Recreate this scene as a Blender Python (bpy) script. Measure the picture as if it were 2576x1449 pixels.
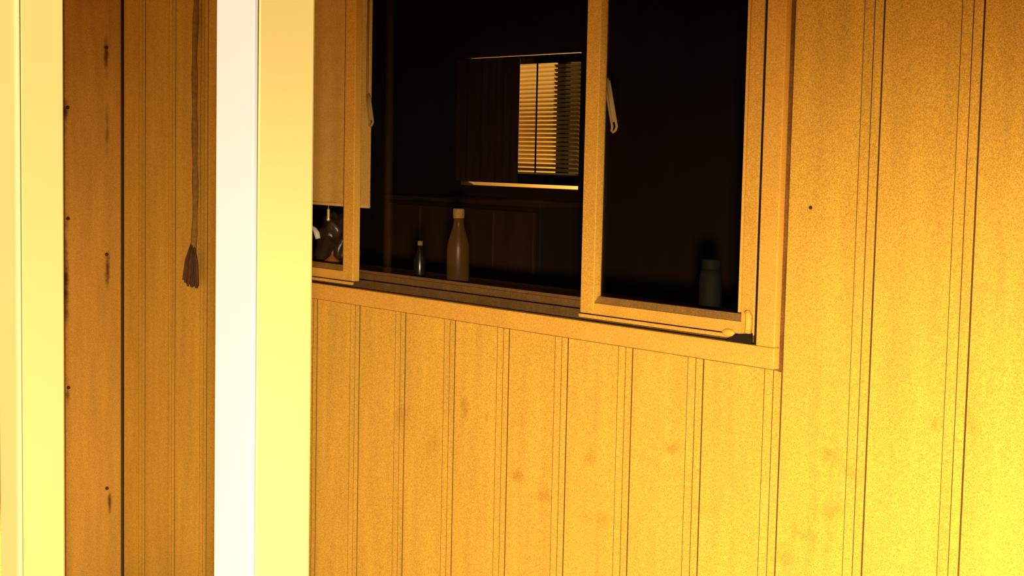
import bpy, bmesh, math, random
from mathutils import Vector, Matrix
random.seed(7)
for o in list(bpy.data.objects):
    bpy.data.objects.remove(o, do_unlink=True)
S = bpy.context.scene
COL = S.collection

# ------------------------------------------------------------------ camera
# wall-aligned metres: X runs along the house wall, Y points into the house, Z up
cam_d = bpy.data.cameras.new('camera')
cam = bpy.data.objects.new('camera', cam_d)
COL.objects.link(cam)
cam_d.sensor_width = 36.0
cam_d.lens = 36.0 * 3907.0 / 2576.0
cam_d.clip_start = 0.02
yaw, pitch, roll = 0.696, 0.0856, 0.0214
e = Vector((math.sin(yaw), -math.cos(yaw), 0)); inn = Vector((math.cos(yaw), math.sin(yaw), 0))
def to_wall(v): return Vector((v.dot(e), v.dot(inn), v.z))
fw = Vector((0, math.cos(pitch), -math.sin(pitch))); up = Vector((0, math.sin(pitch), math.cos(pitch))); rt = Vector((1, 0, 0))
r2 = math.cos(roll) * rt + math.sin(roll) * up
u2 = -math.sin(roll) * rt + math.cos(roll) * up
fw, r2, u2 = to_wall(fw), to_wall(r2), to_wall(u2)
M = Matrix((r2, u2, -fw)).transposed().to_4x4()
M.translation = Vector((0, -2.282, 1.5))
cam.matrix_world = M
S.camera = cam

# ------------------------------------------------------------------ world, lamps, exposure
wd = bpy.data.worlds.new('night'); S.world = wd; wd.use_nodes = True
bg = wd.node_tree.nodes['Background']
bg.inputs['Color'].default_value = (1.0, 0.62, 0.30, 1)
bg.inputs['Strength'].default_value = 0.012
S.view_settings.view_transform = 'Standard'
S.view_settings.look = 'None'
S.view_settings.gamma = 1.0
S.view_settings.use_curve_mapping = False
S.view_settings.exposure = 0.0

def lamp(name, kind, loc, energy, color, **kw):
    d = bpy.data.lights.new(name, kind); d.energy = energy; d.color = color
    for k, v in kw.items(): setattr(d, k, v)
    o = bpy.data.objects.new(name, d); COL.objects.link(o); o.location = loc
    return o
# hand torch beside the camera, held low and pointing down to the right
key = lamp('hand_torch_light', 'SPOT', (0.04, -2.30, 1.42), 1330, (1.0, 0.72, 0.42),
           spot_size=math.radians(81.5), spot_blend=1.0, shadow_soft_size=0.03)
aim = Vector((-2.05, 0.0, -0.45))
key.rotation_euler = (aim - Vector(key.location)).to_track_quat('-Z', 'Y').to_euler()
key.scale = (2.3, 1.0, 1.0)            # oval beam, wider than it is tall
# unseen fill lamp added to brighten the posts; porch roof shields the wall
post_fill = lamp('post_fill_light', 'SPOT', (0.9, -5.2, 11.2), 60000, (1.0, 0.80, 0.52),
              spot_size=math.radians(60), spot_blend=0.4, shadow_soft_size=0.12)
post_fill.rotation_euler = (Vector((-2.2, -1.3, 0.8)) - Vector(post_fill.location)).to_track_quat('-Z', 'Y').to_euler()
# yard lamp on the far side of the house, seen only through the kitchen window
yard = lamp('yard_lamp_light', 'POINT', (-6.6, 4.15, 0.95), 560, (1.0, 0.62, 0.20), shadow_soft_size=0.08)

# ------------------------------------------------------------------ materials
def nodes_of(m):
    m.use_nodes = True
    nt = m.node_tree
    return nt, nt.nodes['Principled BSDF']
def mat(name, col, rough=0.6, var=0.12, scale=(14, 14, 2), grain=0.0, grain_scale=420, bump=0.0, metallic=0.0, spec=0.3):
    """procedural colour: stretched noise + fine grain around a base colour"""
    m = bpy.data.materials.new(name); nt, b = nodes_of(m)
    b.inputs['Roughness'].default_value = rough
    b.inputs['Metallic'].default_value = metallic
    b.inputs['Specular IOR Level'].default_value = spec
    geo = nt.nodes.new('ShaderNodeNewGeometry')
    mp = nt.nodes.new('ShaderNodeMapping'); mp.inputs['Scale'].default_value = scale
    nt.links.new(geo.outputs['Position'], mp.inputs['Vector'])
    n = nt.nodes.new('ShaderNodeTexNoise'); n.inputs['Scale'].default_value = 1.0; n.inputs['Detail'].default_value = 5
    nt.links.new(mp.outputs['Vector'], n.inputs['Vector'])
    r = nt.nodes.new('ShaderNodeMapRange')
    r.inputs['From Min'].default_value = 0.25; r.inputs['From Max'].default_value = 0.75
    r.inputs['To Min'].default_value = 1 - var; r.inputs['To Max'].default_value = 1 + var
    nt.links.new(n.outputs['Fac'], r.inputs['Value'])
    val = r.outputs['Result']
    if grain:
        g = nt.nodes.new('ShaderNodeTexNoise'); g.inputs['Scale'].default_value = grain_scale; g.inputs['Detail'].default_value = 2
        nt.links.new(geo.outputs['Position'], g.inputs['Vector'])
        gr = nt.nodes.new('ShaderNodeMapRange')
        gr.inputs['From Min'].default_value = 0.3; gr.inputs['From Max'].default_value = 0.7
        gr.inputs['To Min'].default_value = 1 - grain; gr.inputs['To Max'].default_value = 1 + grain
        nt.links.new(g.outputs['Fac'], gr.inputs['Value'])
        mu = nt.nodes.new('ShaderNodeMath'); mu.operation = 'MULTIPLY'
        nt.links.new(val, mu.inputs[0]); nt.links.new(gr.outputs['Result'], mu.inputs[1]); val = mu.outputs[0]
        if bump:
            bm_ = nt.nodes.new('ShaderNodeBump'); bm_.inputs['Strength'].default_value = bump; bm_.inputs['Distance'].default_value = 0.002
            nt.links.new(g.outputs['Fac'], bm_.inputs['Height']); nt.links.new(bm_.outputs['Normal'], b.inputs['Normal'])
    mix = nt.nodes.new('ShaderNodeVectorMath'); mix.operation = 'SCALE'
    mix.inputs[0].default_value = col[:3]
    nt.links.new(val, mix.inputs['Scale'])
    nt.links.new(mix.outputs['Vector'], b.inputs['Base Color'])
    m['out'] = mix.name
    return m
def stains(m, spots, tint=(0.55, 0.42, 0.22), gain=0.8):
    """smudges and rust runs with shapes of their own: spots are (centre, radii, strength)"""
    nt = m.node_tree; b = nt.nodes['Principled BSDF']
    src = nt.nodes[m['out']].outputs['Vector']
    geo = nt.nodes.new('ShaderNodeNewGeometry')
    nz = nt.nodes.new('ShaderNodeTexNoise'); nz.inputs['Scale'].default_value = 26; nz.inputs['Detail'].default_value = 4
    nt.links.new(geo.outputs['Position'], nz.inputs['Vector'])
    total = None
    for c, rad, k in spots:
        sub = nt.nodes.new('ShaderNodeVectorMath'); sub.operation = 'SUBTRACT'; sub.inputs[1].default_value = c
        nt.links.new(geo.outputs['Position'], sub.inputs[0])
        dv = nt.nodes.new('ShaderNodeVectorMath'); dv.operation = 'DIVIDE'; dv.inputs[1].default_value = rad
        nt.links.new(sub.outputs[0], dv.inputs[0])
        ln = nt.nodes.new('ShaderNodeVectorMath'); ln.operation = 'LENGTH'; nt.links.new(dv.outputs[0], ln.inputs[0])
        ad = nt.nodes.new('ShaderNodeMath'); ad.operation = 'ADD'
        nm = nt.nodes.new('ShaderNodeMath'); nm.operation = 'MULTIPLY'; nm.inputs[1].default_value = 2.2; nt.links.new(nz.outputs['Fac'], nm.inputs[0])
        nt.links.new(ln.outputs['Value'], ad.inputs[0]); nt.links.new(nm.outputs[0], ad.inputs[1])
        mr = nt.nodes.new('ShaderNodeMapRange'); mr.interpolation_type = 'SMOOTHSTEP'
        mr.inputs['From Min'].default_value = 2.25; mr.inputs['From Max'].default_value = 1.0
        mr.inputs['To Min'].default_value = 0; mr.inputs['To Max'].default_value = k
        nt.links.new(ad.outputs[0], mr.inputs['Value'])
        if total is None: total = mr.outputs['Result']
        else:
            mx = nt.nodes.new('ShaderNodeMath'); mx.operation = 'MAXIMUM'
            nt.links.new(total, mx.inputs[0]); nt.links.new(mr.outputs['Result'], mx.inputs[1]); total = mx.outputs[0]
    mix = nt.nodes.new('ShaderNodeMix'); mix.data_type = 'RGBA'; mix.blend_type = 'MULTIPLY'
    sc = nt.nodes.new('ShaderNodeMath'); sc.operation = 'MULTIPLY'; sc.inputs[1].default_value = gain; nt.links.new(total, sc.inputs[0]); nt.links.new(sc.outputs[0], mix.inputs[0]); nt.links.new(src, mix.inputs[6])
    mix.inputs[7].default_value = (*tint, 1)
    nt.links.new(mix.outputs[2], b.inputs['Base Color'])

WALL = (0.58, 0.375, 0.055)
M_plank = mat('siding_paint', WALL, 0.75, 0.10, (30, 30, 3), grain=0.34, grain_scale=520, bump=0.3)
M_leftb = mat('end_wall_paint', (0.47, 0.275, 0.045), 0.8, 0.12, (30, 30, 3), grain=0.36, grain_scale=480, bump=0.3)
M_trim = mat('trim_paint', (0.60, 0.36, 0.060), 0.6, 0.06, (9, 9, 9), grain=0.24, grain_scale=520, bump=0.2)
M_bevel_cap = mat('bevel_shadow_cap_brown', (0.22, 0.125, 0.03), 0.8, 0.2, (30, 30, 30), grain=0.3)
M_sash2 = mat('shadowed_fixed_frame', (0.12, 0.065, 0.016), 0.8, 0.2, (20, 20, 20), grain=0.3)  # recessed frame: shadow put into a darker copy of the sash colour
M_sash = mat('sash_paint', (0.55, 0.335, 0.055), 0.55, 0.08, (12, 12, 6), grain=0.30, grain_scale=520, bump=0.2)
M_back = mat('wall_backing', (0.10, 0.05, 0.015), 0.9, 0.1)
M_joint_shadow = mat('joint_shadow_brown', (0.16, 0.085, 0.020), 0.9, 0.3, (60, 60, 4))
M_caulk = mat('perished_caulk', (0.16, 0.075, 0.018), 0.8, 0.35, (50, 50, 20), grain=0.4)
M_track_shadow = mat('track_gap_shadow', (0.03, 0.016, 0.006), 0.8, 0.3, (40, 40, 40), grain=0.4)
M_cream = mat('cream_post_paint', (0.232, 0.198, 0.080), 0.5, 0.03, (5, 5, 2))
M_lit_face = mat('lit_face_white', (0.205, 0.203, 0.235), 0.5, 0.02, (5, 5, 2))
M_highlight = mat('corner_highlight_paint', (0.27, 0.235, 0.125), 0.5, 0.02)
M_nail = mat('rusty_nail', (0.05, 0.02, 0.008), 0.7, 0.2)
M_cordage = mat('brown_rope', (0.20, 0.115, 0.028), 0.9, 0.3, (80, 80, 80))
M_rope = mat('dark_tassel', (0.075, 0.036, 0.014), 0.9, 0.3, (80, 80, 80))
M_shade = mat('tan_shade_cloth', (0.60, 0.40, 0.105), 0.85, 0.06, (30, 30, 30), grain=0.2)
M_cordw = mat('pale_cord', (0.36, 0.25, 0.085), 0.8, 0.1)
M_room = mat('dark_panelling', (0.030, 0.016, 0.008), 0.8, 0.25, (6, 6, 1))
M_cab = mat('brown_cabinet', (0.075, 0.034, 0.014), 0.6, 0.2, (8, 8, 1.5))
M_curt = mat('dark_curtain', (0.045, 0.020, 0.012), 0.95, 0.3, (25, 25, 3))
M_slat = mat('blind_slat', (0.42, 0.30, 0.11), 0.6, 0.05)
M_dark = mat('dark_glaze', (0.012, 0.010, 0.008), 0.25, 0.2, spec=0.5)
M_jar = mat('dull_dark_jar', (0.007, 0.007, 0.004), 0.7, 0.3, spec=0.05)
M_bag = mat('dark_foil', (0.035, 0.022, 0.012), 0.35, 0.4, (30, 30, 30), spec=0.6)
M_chrome = mat('white_enamel', (0.95, 0.95, 0.90), 0.15, 0.02, spec=0.8)
M_brass = mat('brass', (0.95, 0.70, 0.32), 0.3, 0.05, metallic=0.6)
M_onion = mat('onion_skin', (0.30, 0.11, 0.04), 0.5, 0.2, (40, 40, 40))
M_floor = mat('deck_boards', (0.12, 0.065, 0.025), 0.8, 0.2, (3, 30, 3))
M_ceil = mat('porch_ceiling', (0.30, 0.19, 0.07), 0.8, 0.1)
M_neigh = mat('neighbour_render', (0.72, 0.48, 0.17), 0.8, 0.05)
M_ground = mat('yard_ground', (0.05, 0.035, 0.02), 0.9, 0.3)

def glass(name, tint=(1, 1, 1), gloss=0.5, rough=0.02):
    m = bpy.data.materials.new(name); m.use_nodes = True; nt = m.node_tree
    nt.nodes.remove(nt.nodes['Principled BSDF'])
    out = nt.nodes['Material Output']
    t = nt.nodes.new('ShaderNodeBsdfTransparent'); t.inputs['Color'].default_value = (*tint, 1)
    g = nt.nodes.new('ShaderNodeBsdfGlossy'); g.inputs['Roughness'].default_value = rough
    lwt = nt.nodes.new('ShaderNodeLayerWeight'); lwt.inputs['Blend'].default_value = 0.5
    pw = nt.nodes.new('ShaderNodeMath'); pw.operation = 'POWER'; pw.inputs[1].default_value = 4.0
    nt.links.new(lwt.outputs['Facing'], pw.inputs[0])
    fr = nt.nodes.new('ShaderNodeMath'); fr.operation = 'ADD'; fr.inputs[1].default_value = 0.04
    nt.links.new(pw.outputs[0], fr.inputs[0])
    k = nt.nodes.new('ShaderNodeMath'); k.operation = 'MULTIPLY'; k.inputs[1].default_value = gloss
    nt.links.new(fr.outputs[0], k.inputs[0])
    mx = nt.nodes.new('ShaderNodeMixShader')
    nt.links.new(k.outputs[0], mx.inputs[0]); nt.links.new(t.outputs[0], mx.inputs[1]); nt.links.new(g.outputs[0], mx.inputs[2])
    nt.links.new(mx.outputs[0], out.inputs['Surface'])
    return m
M_glass = glass('window_glass', (0.985, 0.985, 0.975), 0.2)
M_screen = glass('insect_screen', (0.28, 0.28, 0.28), 0.05, 0.5)
M_bottle = bpy.data.materials.new('cloudy_bottle_glass')
nt, b = nodes_of(M_bottle)
b.inputs['Base Color'].default_value = (0.13, 0.075, 0.022, 1); b.inputs['Roughness'].default_value = 0.35
tr = nt.nodes.new('ShaderNodeBsdfTransparent'); tr.inputs['Color'].default_value = (0.8, 0.7, 0.5, 1)
lw = nt.nodes.new('ShaderNodeLayerWeight'); lw.inputs['Blend'].default_value = 0.35
mr = nt.nodes.new('ShaderNodeMapRange'); mr.inputs['To Min'].default_value = 0.25; mr.inputs['To Max'].default_value = 0.85
nt.links.new(lw.outputs['Facing'], mr.inputs['Value'])
mx = nt.nodes.new('ShaderNodeMixShader'); nt.links.new(mr.outputs['Result'], mx.inputs[0])
nt.links.new(tr.outputs[0], mx.inputs[1]); nt.links.new(b.outputs[0], mx.inputs[2])
nt.links.new(mx.outputs[0], nt.nodes['Material Output'].inputs['Surface'])

P = -0.012
stains(M_plank, [
    ((-2.882, P, 0.900), (0.022, 0.1, 0.030), 0.55), ((-2.80, P, 0.885), (0.014, 0.1, 0.016), 0.5),
    ((-2.686, P, 0.766), (0.024, 0.1, 0.020), 0.65), ((-2.587, P, 0.738), (0.040, 0.1, 0.022), 0.5),
    ((-2.446, P, 0.845), (0.030, 0.1, 0.020), 0.4), ((-2.196, P, 0.908), (0.030, 0.1, 0.014), 0.6),
    ((-1.79, P, 0.965), (0.030, 0.1, 0.020), 0.55), ((-1.725, P, 0.938), (0.034, 0.1, 0.026), 0.55),
    ((-1.569, P, 1.049), (0.016, 0.1, 0.024), 0.5), ((-1.500, P, 1.070), (0.016, 0.1, 0.028), 0.55),
    ((-1.90, P, 0.742), (0.050, 0.1, 0.030), 0.38), ((-1.84, P, 0.795), (0.042, 0.1, 0.030), 0.38), ((-1.77, P, 0.860), (0.042, 0.1, 0.026), 0.38),
    ((-3.14, P, 0.836), (0.040, 0.1, 0.050), 0.4), ((-3.00, P, 0.79), (0.030, 0.1, 0.05), 0.35),
    ((-2.10, P, 0.80), (0.06, 0.1, 0.02), 0.25), ((-2.40, P, 0.72), (0.09, 0.1, 0.02), 0.3),
])
XL = -4.71
stains(M_leftb, [
    ((XL, -0.066, 1.78), (0.1, 0.010, 0.070), 0.9), ((XL, -0.062, 1.09), (0.1, 0.011, 0.085), 0.95),
    ((XL, -0.056, 0.33), (0.1, 0.008, 0.065), 0.95), ((XL, -0.064, 1.55), (0.1, 0.008, 0.10), 0.5),
    ((XL, -0.205, 1.60), (0.1, 0.010, 0.05), 0.9), ((XL, -0.205, 1.08), (0.1, 0.012, 0.22), 0.95), ((XL, -0.201, 0.71), (0.1, 0.010, 0.05), 0.8),
], tint=(0.10, 0.06, 0.04), gain=1.0)

# ------------------------------------------------------------------ mesh helpers
def bm_box(bm, x0, x1, y0, y1, z0, z1):
    v = [bm.verts.new(p) for p in ((x0,y0,z0),(x1,y0,z0),(x1,y1,z0),(x0,y1,z0),(x0,y0,z1),(x1,y0,z1),(x1,y1,z1),(x0,y1,z1))]
    for f in ((3,2,1,0),(4,5,6,7),(0,1,5,4),(1,2,6,5),(2,3,7,6),(3,0,4,7)):
        bm.faces.new([v[i] for i in f])
def bm_prism(bm, pts, axis, a, b):
    """extrude a polygon: axis 'z' pts=(x,y); axis 'x' pts=(y,z); axis 'y' pts=(x,z)"""
    def P3(p, t):
        return {'z': (p[0], p[1], t), 'x': (t, p[0], p[1]), 'y': (p[0], t, p[1])}[axis]
    lo = [bm.verts.new(P3(p, a)) for p in pts]; hi = [bm.verts.new(P3(p, b)) for p in pts]
    n = len(pts)
    for i in range(n):
        bm.faces.new((lo[i], lo[(i+1) % n], hi[(i+1) % n], hi[i]))
    bm.faces.new(lo[::-1]); bm.faces.new(hi); bm.normal_update()
def bm_lathe(bm, prof, c, n=28):
    rings = []
    for r, z in prof:
        if r <= 1e-5: rings.append([bm.verts.new((c[0], c[1], c[2]+z))])
        else: rings.append([bm.verts.new((c[0]+r*math.cos(2*math.pi*i/n), c[1]+r*math.sin(2*math.pi*i/n), c[2]+z)) for i in range(n)])
    for a, b_ in zip(rings, rings[1:]):
        for i in range(n):
            if len(a) == 1 and len(b_) == 1: continue
            if len(a) == 1: bm.faces.new((a[0], b_[(i+1) % n], b_[i]))
            elif len(b_) == 1: bm.faces.new((a[i], a[(i+1) % n], b_[0]))
            else: bm.faces.new((a[i], a[(i+1) % n], b_[(i+1) % n], b_[i]))
def bm_tube(bm, path, rad, n=10):
    path = [Vector(p) for p in path]; rings = []
    rad = rad if isinstance(rad, (list, tuple)) else [rad]*len(path)
    for i, p in enumerate(path):
        t = (path[min(i+1, len(path)-1)] - path[max(i-1, 0)]).normalized()
        a = t.orthogonal().normalized() if i == 0 else (prev - t*prev.dot(t)).normalized()
        prev = a; c = t.cross(a)
        rings.append([bm.verts.new(p + rad[i]*(a*math.cos(2*math.pi*k/n) + c*math.sin(2*math.pi*k/n))) for k in range(n)])
    for a, b_ in zip(rings, rings[1:]):
        for k in range(n): bm.faces.new((a[k], a[(k+1) % n], b_[(k+1) % n], b_[k]))
    bm.faces.new(rings[0][::-1]); bm.faces.new(rings[-1])
def build(name, bm, m, parent=None, smooth=False, bevel=0.0, loc=None):
    bmesh.ops.recalc_face_normals(bm, faces=bm.faces)
    me = bpy.data.meshes.new(name); bm.to_mesh(me); bm.free()
    if smooth:
        for p in me.polygons: p.use_smooth = True
    o = bpy.data.objects.new(name, me); COL.objects.link(o); me.materials.append(m)
    if loc: o.location = loc
    if parent: o.parent = parent
    if bevel:
        md = o.modifiers.new('bevel', 'BEVEL'); md.width = bevel; md.segments = 2; md.limit_method = 'ANGLE'
    return o
def box(name, m, x0, x1, y0, y1, z0, z1, parent=None, bevel=0.0):
    bm = bmesh.new(); bm_box(bm, x0, x1, y0, y1, z0, z1)
    return build(name, bm, m, parent, bevel=bevel)
def empty(name, loc=(0, 0, 0)):
    o = bpy.data.objects.new(name, None); COL.objects.link(o); o.location = loc
    return o
def put(child, parent):
    """parent while keeping the child's world coordinates (parents are only translated)"""
    child.parent = parent; child.location = Vector(child.location) - Vector(parent.location)
    return child
def thing(o, label, cat, group=None):
    o['label'] = label; o['category'] = cat
    if group: o['group'] = group
    return o
def struct(o, label):
    o['kind'] = 'structure'; o['label'] = label
    return o

# ------------------------------------------------------------------ the shell
ZC = 2.45
struct(box('floor', M_floor, -11.6, 2.6, -6.0, 3.3, -0.12, 0.0), 'plain board floor of the porch and the room behind it')
struct(box('ceiling', M_ceil, -11.6, 0.6, -1.36, 3.3, ZC, ZC + 0.12), 'low ceiling over porch and kitchen')

# window opening in the house wall
WX0, WX1, WZ0, WZ1 = -3.895, -1.965, 1.154, 2.06
bm = bmesh.new()
bm_box(bm, -11.5, WX0, 0.0, 0.10, 0, ZC); bm_box(bm, WX1, 0.5, 0.0, 0.10, 0, ZC)
bm_box(bm, WX0, WX1, 0.0, 0.10, 0, WZ0 - 0.02); bm_box(bm, WX0, WX1, 0.0, 0.10, WZ1, ZC)
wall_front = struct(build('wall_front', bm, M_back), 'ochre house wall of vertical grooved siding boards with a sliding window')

# siding boards: flat face, two fine bead lines, then a deep joint
PITCH = 0.2025
PROF = [(0.0, -0.0122), (0.1570, -0.0125), (0.1572, -0.0108), (0.1585, -0.0108), (0.1587, -0.0125), (0.1790, -0.0125),
        (0.1792, -0.0100), (0.1808, -0.0100), (0.1810, -0.0125), (0.1990, -0.0125)]
def yprof(x):
    for (a, ya), (b_, yb) in zip(PROF, PROF[1:]):
        if a <= x <= b_: return ya + (yb - ya) * (x - a) / (b_ - a)
def plank_piece(bm, x_base, xa, xb, z0, z1):
    xa = max(xa, 0.0); xb = min(xb, 0.1990)
    if xb - xa < 0.002: return
    pts = [(xa, yprof(xa))] + [p for p in PROF if xa < p[0] < xb] + [(xb, yprof(xb))]
    poly = [(x_base + x, y) for x, y in pts] + [(x_base + xb, -0.0005), (x_base + xa, -0.0005)]
    old = set(bm.faces)
    bm_prism(bm, poly, 'z', z0, z1)
    for f in bm.faces:                        # joint and groove sides coloured dark as if in shadow
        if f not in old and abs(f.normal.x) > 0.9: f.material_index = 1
x_joint0 = -1.708            # measured joint right of the window
full_mesh = None
for k in range(-11, 24):
    xl = x_joint0 - PITCH * (k + 1)          # board's left edge; its deep joint is at xl + PITCH
    if xl + PITCH > 0.5: continue
    if xl + PITCH < XL + 0.01: break
    hole = xl < WX1 - 0.01 and xl + PITCH > WX0 + 0.01
    cut = XL + 0.016 - xl                     # the last board is cut to meet the end wall
    if not hole and full_mesh and cut < 0:
        o = bpy.data.objects.new('plank', full_mesh); COL.objects.link(o); o.location = (xl, 0, 0); o.parent = wall_front
        continue
    bm = bmesh.new()
    if not hole: plank_piece(bm, 0, cut, 1, 0.0, ZC)
    else:
        a, b_ = WX0 + 0.01 - xl, WX1 - 0.01 - xl
        plank_piece(bm, 0, 0, a, 0.0, ZC); plank_piece(bm, 0, b_, 1, 0.0, ZC)
        plank_piece(bm, 0, max(a, 0), b_, 0.0, WZ0 - 0.02); plank_piece(bm, 0, max(a, 0), b_, WZ1, ZC)
    o = build('plank', bm, M_plank, wall_front, loc=(xl, 0, 0)); o.data.materials.append(M_joint_shadow)
    if not hole and cut < 0: full_mesh = o.data
for x, z in ((-1.858, 1.414),):
    bm = bmesh.new(); bmesh.ops.create_cone(bm, cap_ends=True, segments=12, radius1=0.0035, radius2=0.003, depth=0.003)
    bmesh.ops.rotate(bm, verts=bm.verts, matrix=Matrix.Rotation(math.pi/2, 3, 'X'))
    build('nail', bm, M_nail, wall_front, loc=(x, -0.0135, z))

# end wall of the porch: boards at right angles to the house wall
wall_left = struct(box('wall_left', M_back, XL - 0.11, XL - 0.022, -0.615, 0.0, 0.0, ZC), 'ochre boarded end wall closing the porch, with rusty nail runs')
y1 = -0.014; first = None
for wdt in (0.195, 0.200, 0.210):
    y0 = y1 - wdt
    bm = bmesh.new()
    bm_prism(bm, [(XL - 0.022, y0 + 0.003), (XL - 0.003, y0 + 0.003), (XL, y0 + 0.006), (XL, y1 - 0.003), (XL - 0.003, y1), (XL - 0.022, y1)], 'z', 0.0, ZC)
    build('board', bm, M_leftb, wall_left)
    y1 = y0
for y, zs in ((-0.066, (1.815, 1.149, 0.378)), (-0.198, (1.619, 1.267, 0.723))):
    for z in zs:
        bm = bmesh.new(); bmesh.ops.create_cone(bm, cap_ends=True, segments=12, radius1=0.006, radius2=0.005, depth=0.005)
        bmesh.ops.rotate(bm, verts=bm.verts, matrix=Matrix.Rotation(math.pi/2, 3, 'Y'))
        build('nail', bm, M_nail, wall_left, loc=(XL + 0.002, y, z))

# room behind the window
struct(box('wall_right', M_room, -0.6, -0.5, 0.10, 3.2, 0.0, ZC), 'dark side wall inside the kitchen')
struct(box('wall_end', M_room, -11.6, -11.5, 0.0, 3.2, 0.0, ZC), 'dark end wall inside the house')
FX0, FX1, FZ0, FZ1 = -7.04, -6.04, 1.322, 2.044
bm = bmesh.new()
bm_box(bm, -11.6, FX0, 3.2, 3.3, 0, ZC); bm_box(bm, FX1, -0.5, 3.2, 3.3, 0, ZC)
bm_box(bm, FX0, FX1, 3.2, 3.3, 0, FZ0); bm_box(bm, FX0, FX1, 3.2, 3.3, FZ1, ZC)
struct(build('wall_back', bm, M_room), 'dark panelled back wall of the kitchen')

# ------------------------------------------------------------------ sliding window in the house wall
win = empty('window_1', (-2.93, 0, WZ0)); struct(win, 'three part sliding window with ochre painted frame in the siding wall')
def wbox(name, m, x0, x1, y0, y1_, z0, z1, bevel=0.0, parent=None):
    o = box(name, m, x0, x1, y0, y1_, z0, z1, bevel=bevel)
    p = parent or win
    o.parent = p
    o.location = -(Vector(p.location) + (Vector(p.parent.location) if p.parent else Vector()))
    return o
YT = -0.030                                                   # face of the casing
wbox('casing', M_trim, WX0 - 0.05, WX1 + 0.046, YT, -0.011, 1.105, 1.146, 0.002)     # bottom
wbox('casing', M_trim, WX0 - 0.05, WX1 + 0.046, YT, -0.011, WZ1, WZ1 + 0.05, 0.002)  # top
wbox('casing', M_trim, WX1, WX1 + 0.046, YT, -0.011, 1.1465, WZ1 - 0.0005, 0.002)
wbox('casing', M_trim, WX0 - 0.05, WX0, YT, -0.011, 1.1465, WZ1 - 0.0005, 0.002)
wbox('caulk_line', M_caulk, WX1 + 0.0465, WX1 + 0.0530, -0.0150, -0.011, 1.100, WZ1 + 0.05)
wbox('caulk_line', M_caulk, WX0 - 0.05, WX1 + 0.046, -0.0150, -0.011, 1.1015, 1.1045)
# jambs and track
wbox('jamb', M_sash, WX1 - 0.012, WX1 - 0.0005, -0.010, 0.105, WZ0, WZ1)
wbox('jamb', M_sash, WX0 + 0.0005, WX0 + 0.012, -0.010, 0.105, WZ0, WZ1)
wbox('head', M_sash, WX0 + 0.012, WX1 - 0.012, -0.010, 0.105, WZ1 - 0.014, WZ1 - 0.0005)
wbox('gap_shadow_strip', M_dark, WX1 - 0.0062, WX1 - 0.0006, -0.0275, -0.0105, WZ0 - 0.004, WZ1 - 0.016)  # dark strip painted in for the shadow between sash and casing
wbox('track', M_track_shadow, WX0 + 0.012, WX1 - 0.012, -0.0285, 0.105, WZ0 - 0.0195, WZ0 - 0.010)  # near-black colour stands in for shadow in the gap under the sash
wbox('track_lip', M_sash, -2.474, WX1 - 0.075, -0.0255, -0.0185, WZ0, WZ0 + 0.007)
wbox('track_lip', M_sash, WX0 + 0.014, -3.352, -0.0255, -0.0185, WZ0, WZ0 + 0.007)
wbox('track_lip', M_sash2, WX0 + 0.012, WX1 - 0.012, 0.018, 0.022, WZ0 - 0.010, WZ0 + 0.010)

def sash(name, x0, x1, yf, yb, z0, z1, wl, wr, wb, wt, bev, mt=M_sash):
    """a sash with two stiles, two rails with a sloping glazing bevel, and a pane"""
    s = empty(name, (x0, yf, z0)); s.parent = win; s.location = Vector((x0, yf, z0)) - Vector(win.location)
    wbox('stile', mt, x0, x0 + wl, yf, yb, z0, z1, 0.002, s)
    wbox('stile', mt, x1 - wr, x1, yf, yb, z0, z1, 0.002, s)
    for za, zb, zg in ((z0, z0 + wb, z0 + wb), (z1 - wt, z1, z1 - wt)):
        wbox('rail', mt, x0 + wl + .0003, x1 - wr - .0003, yf + .001, yb, za, zb, 0.001, s)
    bm = bmesh.new()
    bm_prism(bm, [(yf + .003, z0 + wb + .0005), (yf + .0125, z0 + wb + bev), (yb, z0 + wb + bev), (yb, z0 + wb + .0005)], 'x', x0 + wl + .0003, x1 - wr - .0003)
    o = build('glazing_strip', bm, M_bevel_cap, s); o.location = -(Vector(s.location) + Vector(win.location))  # bevel's shaded look is put into this darker brown
    wbox('pane', M_glass, x0 + wl - 0.002, x1 - wr + 0.002, yf + 0.013, yf + 0.016, z0 + wb, z1 - wt, 0, s)
    return s
YS = -0.022
rs = sash('right_sash', -2.474, WX1 - 0.0135, YS, 0.0, 1.163, WZ1 - 0.015, 0.042, 0.034, 0.024, 0.03, 0.014)
ls = sash('left_sash', WX0 + 0.0135, -3.352, YS, 0.0, 1.163, WZ1 - 0.015, 0.034, 0.046, 0.024, 0.03, 0.014)
cs = sash('fixed_light', -3.47, -2.475, 0.024, 0.042, 1.166, WZ1 - 0.015, 0.03, 0.03, 0.016, 0.02, 0.006, M_sash2)
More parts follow.
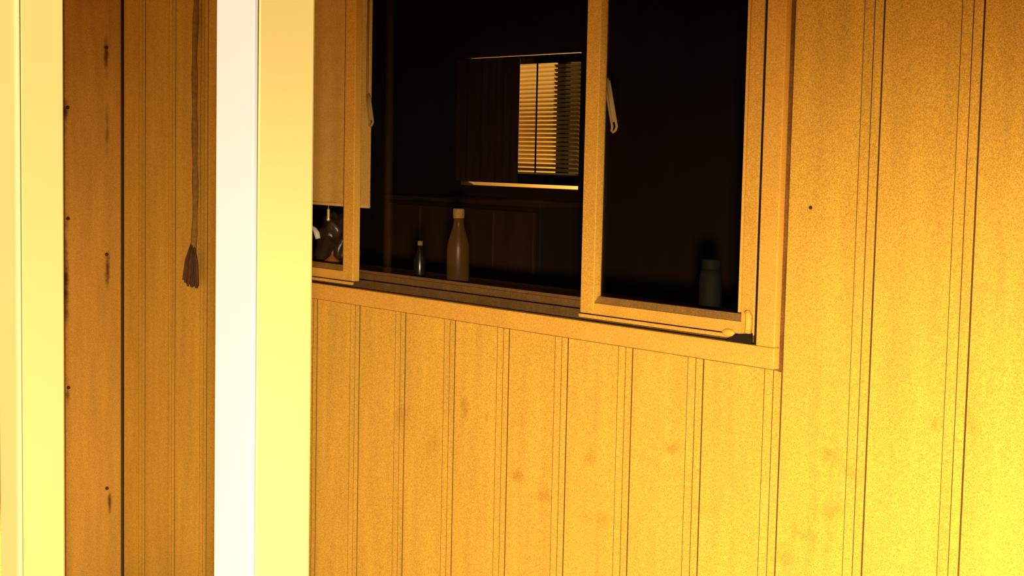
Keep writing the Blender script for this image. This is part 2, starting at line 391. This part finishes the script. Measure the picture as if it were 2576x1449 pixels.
# right stile's inner bead, broken bottom corner: roller guide and clip over a dark plate painted as gap shadow
wbox('glazing_bead', M_trim, WX1 - 0.054, WX1 - 0.0485, -0.024, -0.006, 1.205, WZ1 - 0.05, 0.001, rs)
bm = bmesh.new(); bm_tube(bm, [(-1.9875, -0.027, 1.168), (-1.986, -0.028, 1.185), (-1.986, -0.028, 1.200), (-1.990, -0.027, 1.207), (-1.996, -0.025, 1.208)], [0.007, 0.007, 0.007, 0.006, 0.004])
o = build('corner_clip', bm, M_trim, rs, True); o.location = -(Vector(rs.location) + Vector(win.location))
bm = bmesh.new(); bmesh.ops.create_icosphere(bm, subdivisions=3, radius=1)
bmesh.ops.scale(bm, verts=bm.verts, vec=(0.016, 0.007, 0.008)); bmesh.ops.translate(bm, verts=bm.verts, vec=(-2.040, -0.025, 1.163))
o = build('roller_guide', bm, M_trim, rs, True); o.location = -(Vector(rs.location) + Vector(win.location))
bm = bmesh.new(); bm_prism(bm, [(-2.045, 1.1470), (-1.979, 1.1470), (-1.979, 1.168), (-2.0, 1.1655), (-2.030, 1.160)], 'y', -0.0265, -0.0235)
o = build('gap_shadow_plate', bm, M_dark, rs); o.location = -(Vector(rs.location) + Vector(win.location))

# ------------------------------------------------------------------ porch posts
p = empty('porch_post', (-1.653, -1.297, 0))
put(box('post_core', M_cream, -1.698, -1.6095, -1.3335, -1.255, 0.0, ZC, bevel=0.003), p)
put(box('front_face', M_lit_face, -1.698, -1.609, -1.340, -1.334, 0.0, ZC, bevel=0.0012), p)  # thin plate added; brighter light on this face put into its whiter colour
thing(p, 'square cream porch post with light painted into its pale front face, standing before the window', 'post', 'porch posts')
p = empty('porch_post', (-2.755, -1.134, 0))
put(box('post_core', M_cream, -2.799, -2.7105, -1.1715, -1.090, 0.0, ZC, bevel=0.003), p)
put(box('front_face', M_cream, -2.799, -2.7205, -1.178, -1.172, 0.0, ZC, bevel=0.0012), p)
put(box('corner_highlight', M_highlight, -2.7200, -2.7085, -1.179, -1.172, 0.0, ZC, bevel=0.0015), p)  # edge highlight painted as a paler strip
thing(p, 'yellow cream porch post with a thin highlight painted along its left corner', 'post', 'porch posts')

# ------------------------------------------------------------------ dark rope with tassel hanging by the siding
t = empty('hanging_rope', (-4.178, -0.06, 1.08))
bm = bmesh.new()
path = [(-4.178 + 0.004*math.sin(i*0.9), -0.035 - 0.003*math.cos(i*0.7), 1.19 + i*(ZC - 1.19)/24) for i in range(25)]
bm_tube(bm, path, [0.009 + 0.0015*math.sin(i*2.1) for i in range(25)], 10)
put(build('rope', bm, M_cordage, smooth=True), t)
bm = bmesh.new()
for i in range(26):
    a = random.uniform(0, 2*math.pi); r = random.uniform(0.004, 0.030)
    bm_tube(bm, [(-4.178, -0.040, 1.225), (-4.178 + r*.7*math.cos(a), -0.042 + r*.5*math.sin(a), 1.16), (-4.178 + r*math.cos(a), -0.042 + r*.8*math.sin(a), random.uniform(1.08, 1.11))], [0.004, 0.006, 0.004], 6)
put(build('tassel', bm, M_rope, smooth=True), t)
thing(t, 'dark rope with frayed tassel hanging on the siding between the posts', 'rope')

# ------------------------------------------------------------------ behind the glass: shade, cords, sill things
t = empty('roller_shade', (-3.66, 0.115, 1.35))
bm = bmesh.new(); N = 40
pts = [(-3.99 + 0.515*i/N, 0.112 + 0.0015*math.sin(i*0.8)) for i in range(N+1)]
bm_prism(bm, pts + [(x, y + 0.002) for x, y in pts[::-1]], 'z', 1.352, 2.08)
put(build('cloth', bm, M_shade), t)
bm = bmesh.new(); bm_tube(bm, [(-3.99, 0.113, 1.352), (-3.476, 0.113, 1.352)], 0.005)
put(build('hem_bar', bm, M_shade, smooth=True), t)
bm = bmesh.new(); bm_tube(bm, [(-4.0, 0.125, 2.09), (-3.46, 0.125, 2.09)], 0.018, 14)
put(build('roller_tube', bm, M_shade, smooth=True), t)
thing(t, 'tan roller shade drawn partway down behind the left pane', 'shade')
def cord(x, z0, z1, xs, label):
    """looped pull cord hanging from a hook on the inside of the frame"""
    t = empty('pull_cord', (x, 0.055, z0))
    bm = bmesh.new()
    L = [(xs, 0.055, z1 + 0.25), (xs, 0.055, z1)]
    w = 0.006
    dn = [(xs + (x - xs)*f + 0.0, 0.052, z1 + (z0 + 0.012 - z1)*f) for f in [i/8 for i in range(1, 9)]]
    bend = [(x - 0.002 + 0.0, 0.052, z0 + 0.003), (x + w*0.5, 0.052, z0), (x + w + 0.004, 0.052, z0 + 0.004)]
    upp = [(xs + 0.012 + (x - xs)*f, 0.054, z1 + (z0 + 0.012 - z1)*f) for f in [1 - i/8 for i in range(0, 9)]]
    bm_tube(bm, L + dn + bend + upp, 0.0030, 8)
    put(build('loop', bm, M_cordw, smooth=True), t)
    bm = bmesh.new(); bm_tube(bm, [(xs + 0.008, 0.052, z1 + 0.004), (xs + (x - xs)*0.8 + 0.011, 0.051, z1 + (z0 - z1)*0.8)], 0.0042, 8)
    put(build('wrap', bm, M_cordw, smooth=True), t)
    thing(t, label, 'cord', 'window pull cords')
cord(-2.466, 1.553, 1.665, -2.494, 'pale looped pull cord hanging beside the right window bar')
cord(-3.390, 1.566, 1.647, -3.408, 'pale looped pull cord hanging at the edge of the tan shade')

struct(box('trim_1', M_cab, WX0 - 0.35, WX1 + 0.05, 0.1055, 0.46, 1.118, 1.150, bevel=0.003), 'brown inside ledge below the kitchen window')
ZS = 1.150
t = empty('glass_bottle', (-3.135, 0.155, ZS))
bm = bmesh.new()
bm_lathe(bm, [(0, 0), (0.026, 0), (0.029, 0.005), (0.029, 0.10), (0.028, 0.118), (0.022, 0.142), (0.0155, 0.160), (0.0135, 0.170), (0.0135, 0.192), (0.011, 0.194), (0.011, 0.165), (0.020, 0.140), (0.026, 0.115), (0.027, 0.01), (0, 0.006)], (-3.135, 0.155, ZS))
put(build('body', bm, M_bottle, smooth=True), t)
bm = bmesh.new(); bm_lathe(bm, [(0, 0.186), (0.0148, 0.186), (0.0148, 0.207), (0.0135, 0.210), (0, 0.210)], (-3.135, 0.155, ZS))
put(build('cap', bm, M_bevel_cap, smooth=False), t)
thing(t, 'cloudy glass bottle with a narrow neck on the ledge behind the middle pane', 'bottle')
t = empty('dark_bottle', (-3.36, 0.20, ZS))
bm = bmesh.new(); bm_lathe(bm, [(0, 0), (0.014, 0), (0.016, 0.005), (0.016, 0.065), (0.008, 0.085), (0.006, 0.10), (0, 0.102)], (-3.36, 0.20, ZS))
put(build('body', bm, M_dark, smooth=True), t)
bm = bmesh.new(); bm_lathe(bm, [(0, 0.101), (0.0070, 0.102), (0.0070, 0.114), (0, 0.115)], (-3.36, 0.20, ZS))
put(build('cap', bm, M_bevel_cap, smooth=False), t)
thing(t, 'small dark bottle left of the cloudy bottle on the ledge', 'bottle')
# left pane: dark crumpled bag, white tap spout, brass pull, onions
def lump(name, c, r, m, seed, amp, parent=None, sub=4):
    rnd = random.Random(seed); bm = bmesh.new(); bmesh.ops.create_icosphere(bm, subdivisions=sub, radius=1)
    ks = [(Vector((rnd.uniform(-1, 1), rnd.uniform(-1, 1), rnd.uniform(-1, 1)))*rnd.uniform(5, 14), rnd.uniform(0, 6)) for _ in range(9)]
    for v in bm.verts:
        d = sum(math.sin(v.co.dot(k) + ph) for k, ph in ks)/9
        v.co *= 1 + amp*d
        if v.co.z < -0.85: v.co.z = -0.85
        v.co = Vector((v.co.x*r[0], v.co.y*r[1], (v.co.z + 0.85)*r[2])) + Vector(c)
    return build(name, bm, m, parent, smooth=True)
thing(lump('crumpled_bag', (-3.83, 0.24, ZS), (0.080, 0.050, 0.085), M_bag, 5, 0.55), 'dark crumpled bag on the ledge below the tan shade', 'bag')
t = empty('water_tap', (-3.93, 0.165, ZS))
bm = bmesh.new(); bm_tube(bm, [(-3.945, 0.165, ZS), (-3.945, 0.165, ZS + 0.11)], 0.010, 12); put(build('riser', bm, M_chrome, smooth=True), t)
bm = bmesh.new(); bm_tube(bm, [(-3.945, 0.165, ZS + 0.108), (-3.88, 0.165, ZS + 0.127), (-3.840, 0.163, ZS + 0.128), (-3.824, 0.163, ZS + 0.122), (-3.813, 0.163, ZS + 0.110), (-3.806, 0.163, ZS + 0.096)], [0.005, 0.005, 0.005, 0.0065, 0.009, 0.007], 14)
put(build('spout', bm, M_chrome, smooth=True), t)
thing(t, 'white curved tap spout showing past the porch post', 'tap')
t = empty('brass_pull', (-3.70, 0.120, 1.30))
bm = bmesh.new(); bm_tube(bm, [(-3.690, 0.122, 1.347), (-3.690, 0.122, 1.330)], 0.0012, 8); put(build('string', bm, M_cordw), t)
bm = bmesh.new(); bm_lathe(bm, [(0, 0.0), (0.005, 0.002), (0.006, 0.006), (0.0045, 0.010), (0.0045, 0.032), (0.003, 0.036), (0, 0.037)], (-3.690, 0.122, 1.302), 14)
put(build('handle', bm, M_brass, smooth=True), t)
thing(t, 'little brass pull hanging from the tan shade hem', 'shade pull')
for (x, y, z, s, lab) in ((-3.735, 0.165, ZS, 1.0, 'reddish round onion on the ledge beside the left window bar'),):
    t = empty('onion', (x, y, z))
    bm = bmesh.new(); bm_lathe(bm, [(0, 0), (0.012*s, 0.001*s), (0.024*s, 0.012*s), (0.027*s, 0.024*s), (0.022*s, 0.038*s), (0.010*s, 0.047*s), (0.004*s, 0.052*s)], (x, y, z), 18)
    put(build('bulb', bm, M_onion, smooth=True), t)
    bm = bmesh.new(); bm_tube(bm, [(x, y, z + 0.050*s), (x + 0.002, y, z + 0.060*s), (x + 0.005, y, z + 0.066*s)], [0.004*s, 0.003*s, 0.001*s], 8)
    put(build('stem', bm, M_onion, smooth=True), t)
    thing(t, lab, 'onion')
t = empty('dark_jar', (-2.30, 0.20, ZS))
bm = bmesh.new(); bm_lathe(bm, [(0, 0), (0.022, 0), (0.025, 0.006), (0.025, 0.10), (0.019, 0.115), (0, 0.115)], (-2.30, 0.20, ZS))
put(build('body', bm, M_jar, smooth=True), t)
bm = bmesh.new(); bm_lathe(bm, [(0, 0.113), (0.021, 0.113), (0.021, 0.132), (0.019, 0.134), (0, 0.134)], (-2.30, 0.20, ZS))
put(build('lid', bm, M_jar), t)
thing(t, 'dark lidded jar in the bottom corner behind the right pane', 'jar')

# ------------------------------------------------------------------ far kitchen window with blind
w2 = empty('window_2', (-6.54, 3.25, FZ0)); struct(w2, 'small back window with a slatted blind, light showing above and below')
def w2box(name, m, *a):
    o = box(name, m, *a); o.parent = w2; o.location = -Vector(w2.location); return o
w2box('sash_rail', M_dark, FX0, FX1, 3.235, 3.265, 1.342, 1.405)
w2box('sash_rail', M_dark, FX0, FX1, 3.235, 3.265, 1.992, 2.036)
w2box('stile', M_dark, FX0, FX0 + 0.04, 3.235, 3.265, 1.4055, 1.9915)
w2box('stile', M_dark, FX1 - 0.03, FX1, 3.235, 3.265, 1.4055, 1.9915)
w2box('mullion', M_dark, -6.262, -6.190, 3.235, 3.265, 1.4055, 1.9915)
w2box('pane', M_glass, FX0 + 0.04, -6.262, 3.249, 3.252, 1.4055, 1.9915)
w2box('screened_pane', M_screen, -6.190, FX1 - 0.03, 3.249, 3.252, 1.4055, 1.9915)
t = empty('slatted_blind', (-6.54, 3.205, 1.40))
put(box('headrail', M_dark, FX0 + 0.005, FX1 - 0.005, 3.190, 3.222, 1.990, 2.034), t)
put(box('bottom_rail', M_slat, FX0 + 0.01, FX1 - 0.01, 3.196, 3.216, 1.398, 1.408), t)
bm = bmesh.new()
ti = math.radians(38); hw = 0.0125
c, s_ = math.cos(ti), math.sin(ti)
pts = []
for k in range(5):
    u = -hw + 2*hw*k/4; cr = 0.0025*(1 - (u/hw)**2)
    pts.append((u*c - cr*s_, -u*s_ + cr*c))
bm_prism(bm, pts + [(y + 0.0004*s_, z - 0.0006*c) for y, z in pts[::-1]], 'x', -0.49, 0.49)
sl = build('slat', bm, M_slat); sme = sl.data
NS = 25; dz = (1.985 - 1.412)/NS
sl.location = (-6.54, 3.206, 1.412 + dz*0.5); put(sl, t)
for k in range(1, NS):
    o = bpy.data.objects.new('slat', sme); COL.objects.link(o); o.location = (-6.54, 3.206, 1.412 + dz*(k + 0.5)); put(o, t)
for x in (-6.90, -6.377):
    put(box('ladder_tape', M_dark, x - 0.006, x + 0.006, 3.190, 3.192, 1.405, 1.992), t)
thing(t, 'narrow slatted blind in the far kitchen window, lit from outside', 'blind')
bm = bmesh.new(); N = 48
pts = [(-7.03 + 0.563*i/N, 3.155 + 0.014*math.sin(i*1.15)) for i in range(N + 1)]
bm_prism(bm, pts + [(x, y + 0.003) for x, y in pts[::-1]], 'z', 1.348, 2.028)
thing(build('curtain', bm, M_curt, smooth=False), 'dark drawn curtain over the left part of the far blind', 'curtain')
# dresser under the far window
t = empty('dresser', (-6.5, 3.0, 0))
put(box('carcass', M_room, -7.15, -5.85, 2.78, 3.195, 0.06, 1.24, bevel=0.004), t)
put(box('top', M_cab, -7.18, -5.82, 2.75, 3.197, 1.2405, 1.262, bevel=0.004), t)
for i in range(4):
    x0 = -7.13 + i*0.318
    d = box('door', M_cab, x0, x0 + 0.300, 2.758, 2.7795, 0.10, 1.215, bevel=0.004); put(d, t)
    kx = x0 + (0.27 if i % 2 == 0 else 0.03)
    bm = bmesh.new(); bmesh.ops.create_icosphere(bm, subdivisions=2, radius=0.012)
    bmesh.ops.translate(bm, verts=bm.verts, vec=(kx, 2.747, 0.78))
    k_ = build('knob', bm, M_dark, d, True); k_.location = -(Vector(d.location) + Vector(t.location))
put(box('plinth', M_room, -7.12, -5.88, 2.81, 3.19, 0.0, 0.0595), t)
thing(t, 'tall brown cabinet with plain doors under the far window', 'cabinet')
# outside, beyond the back window
struct(box('ground', M_ground, -14.0, 2.6, 3.3, 9.0, -0.12, -0.005), 'dark yard ground behind the house')
struct(box('wall_neighbour', M_neigh, -12.0, -3.0, 5.1, 5.25, 0.0, 3.2), 'pale wall of the next house lit by a yard lamp')
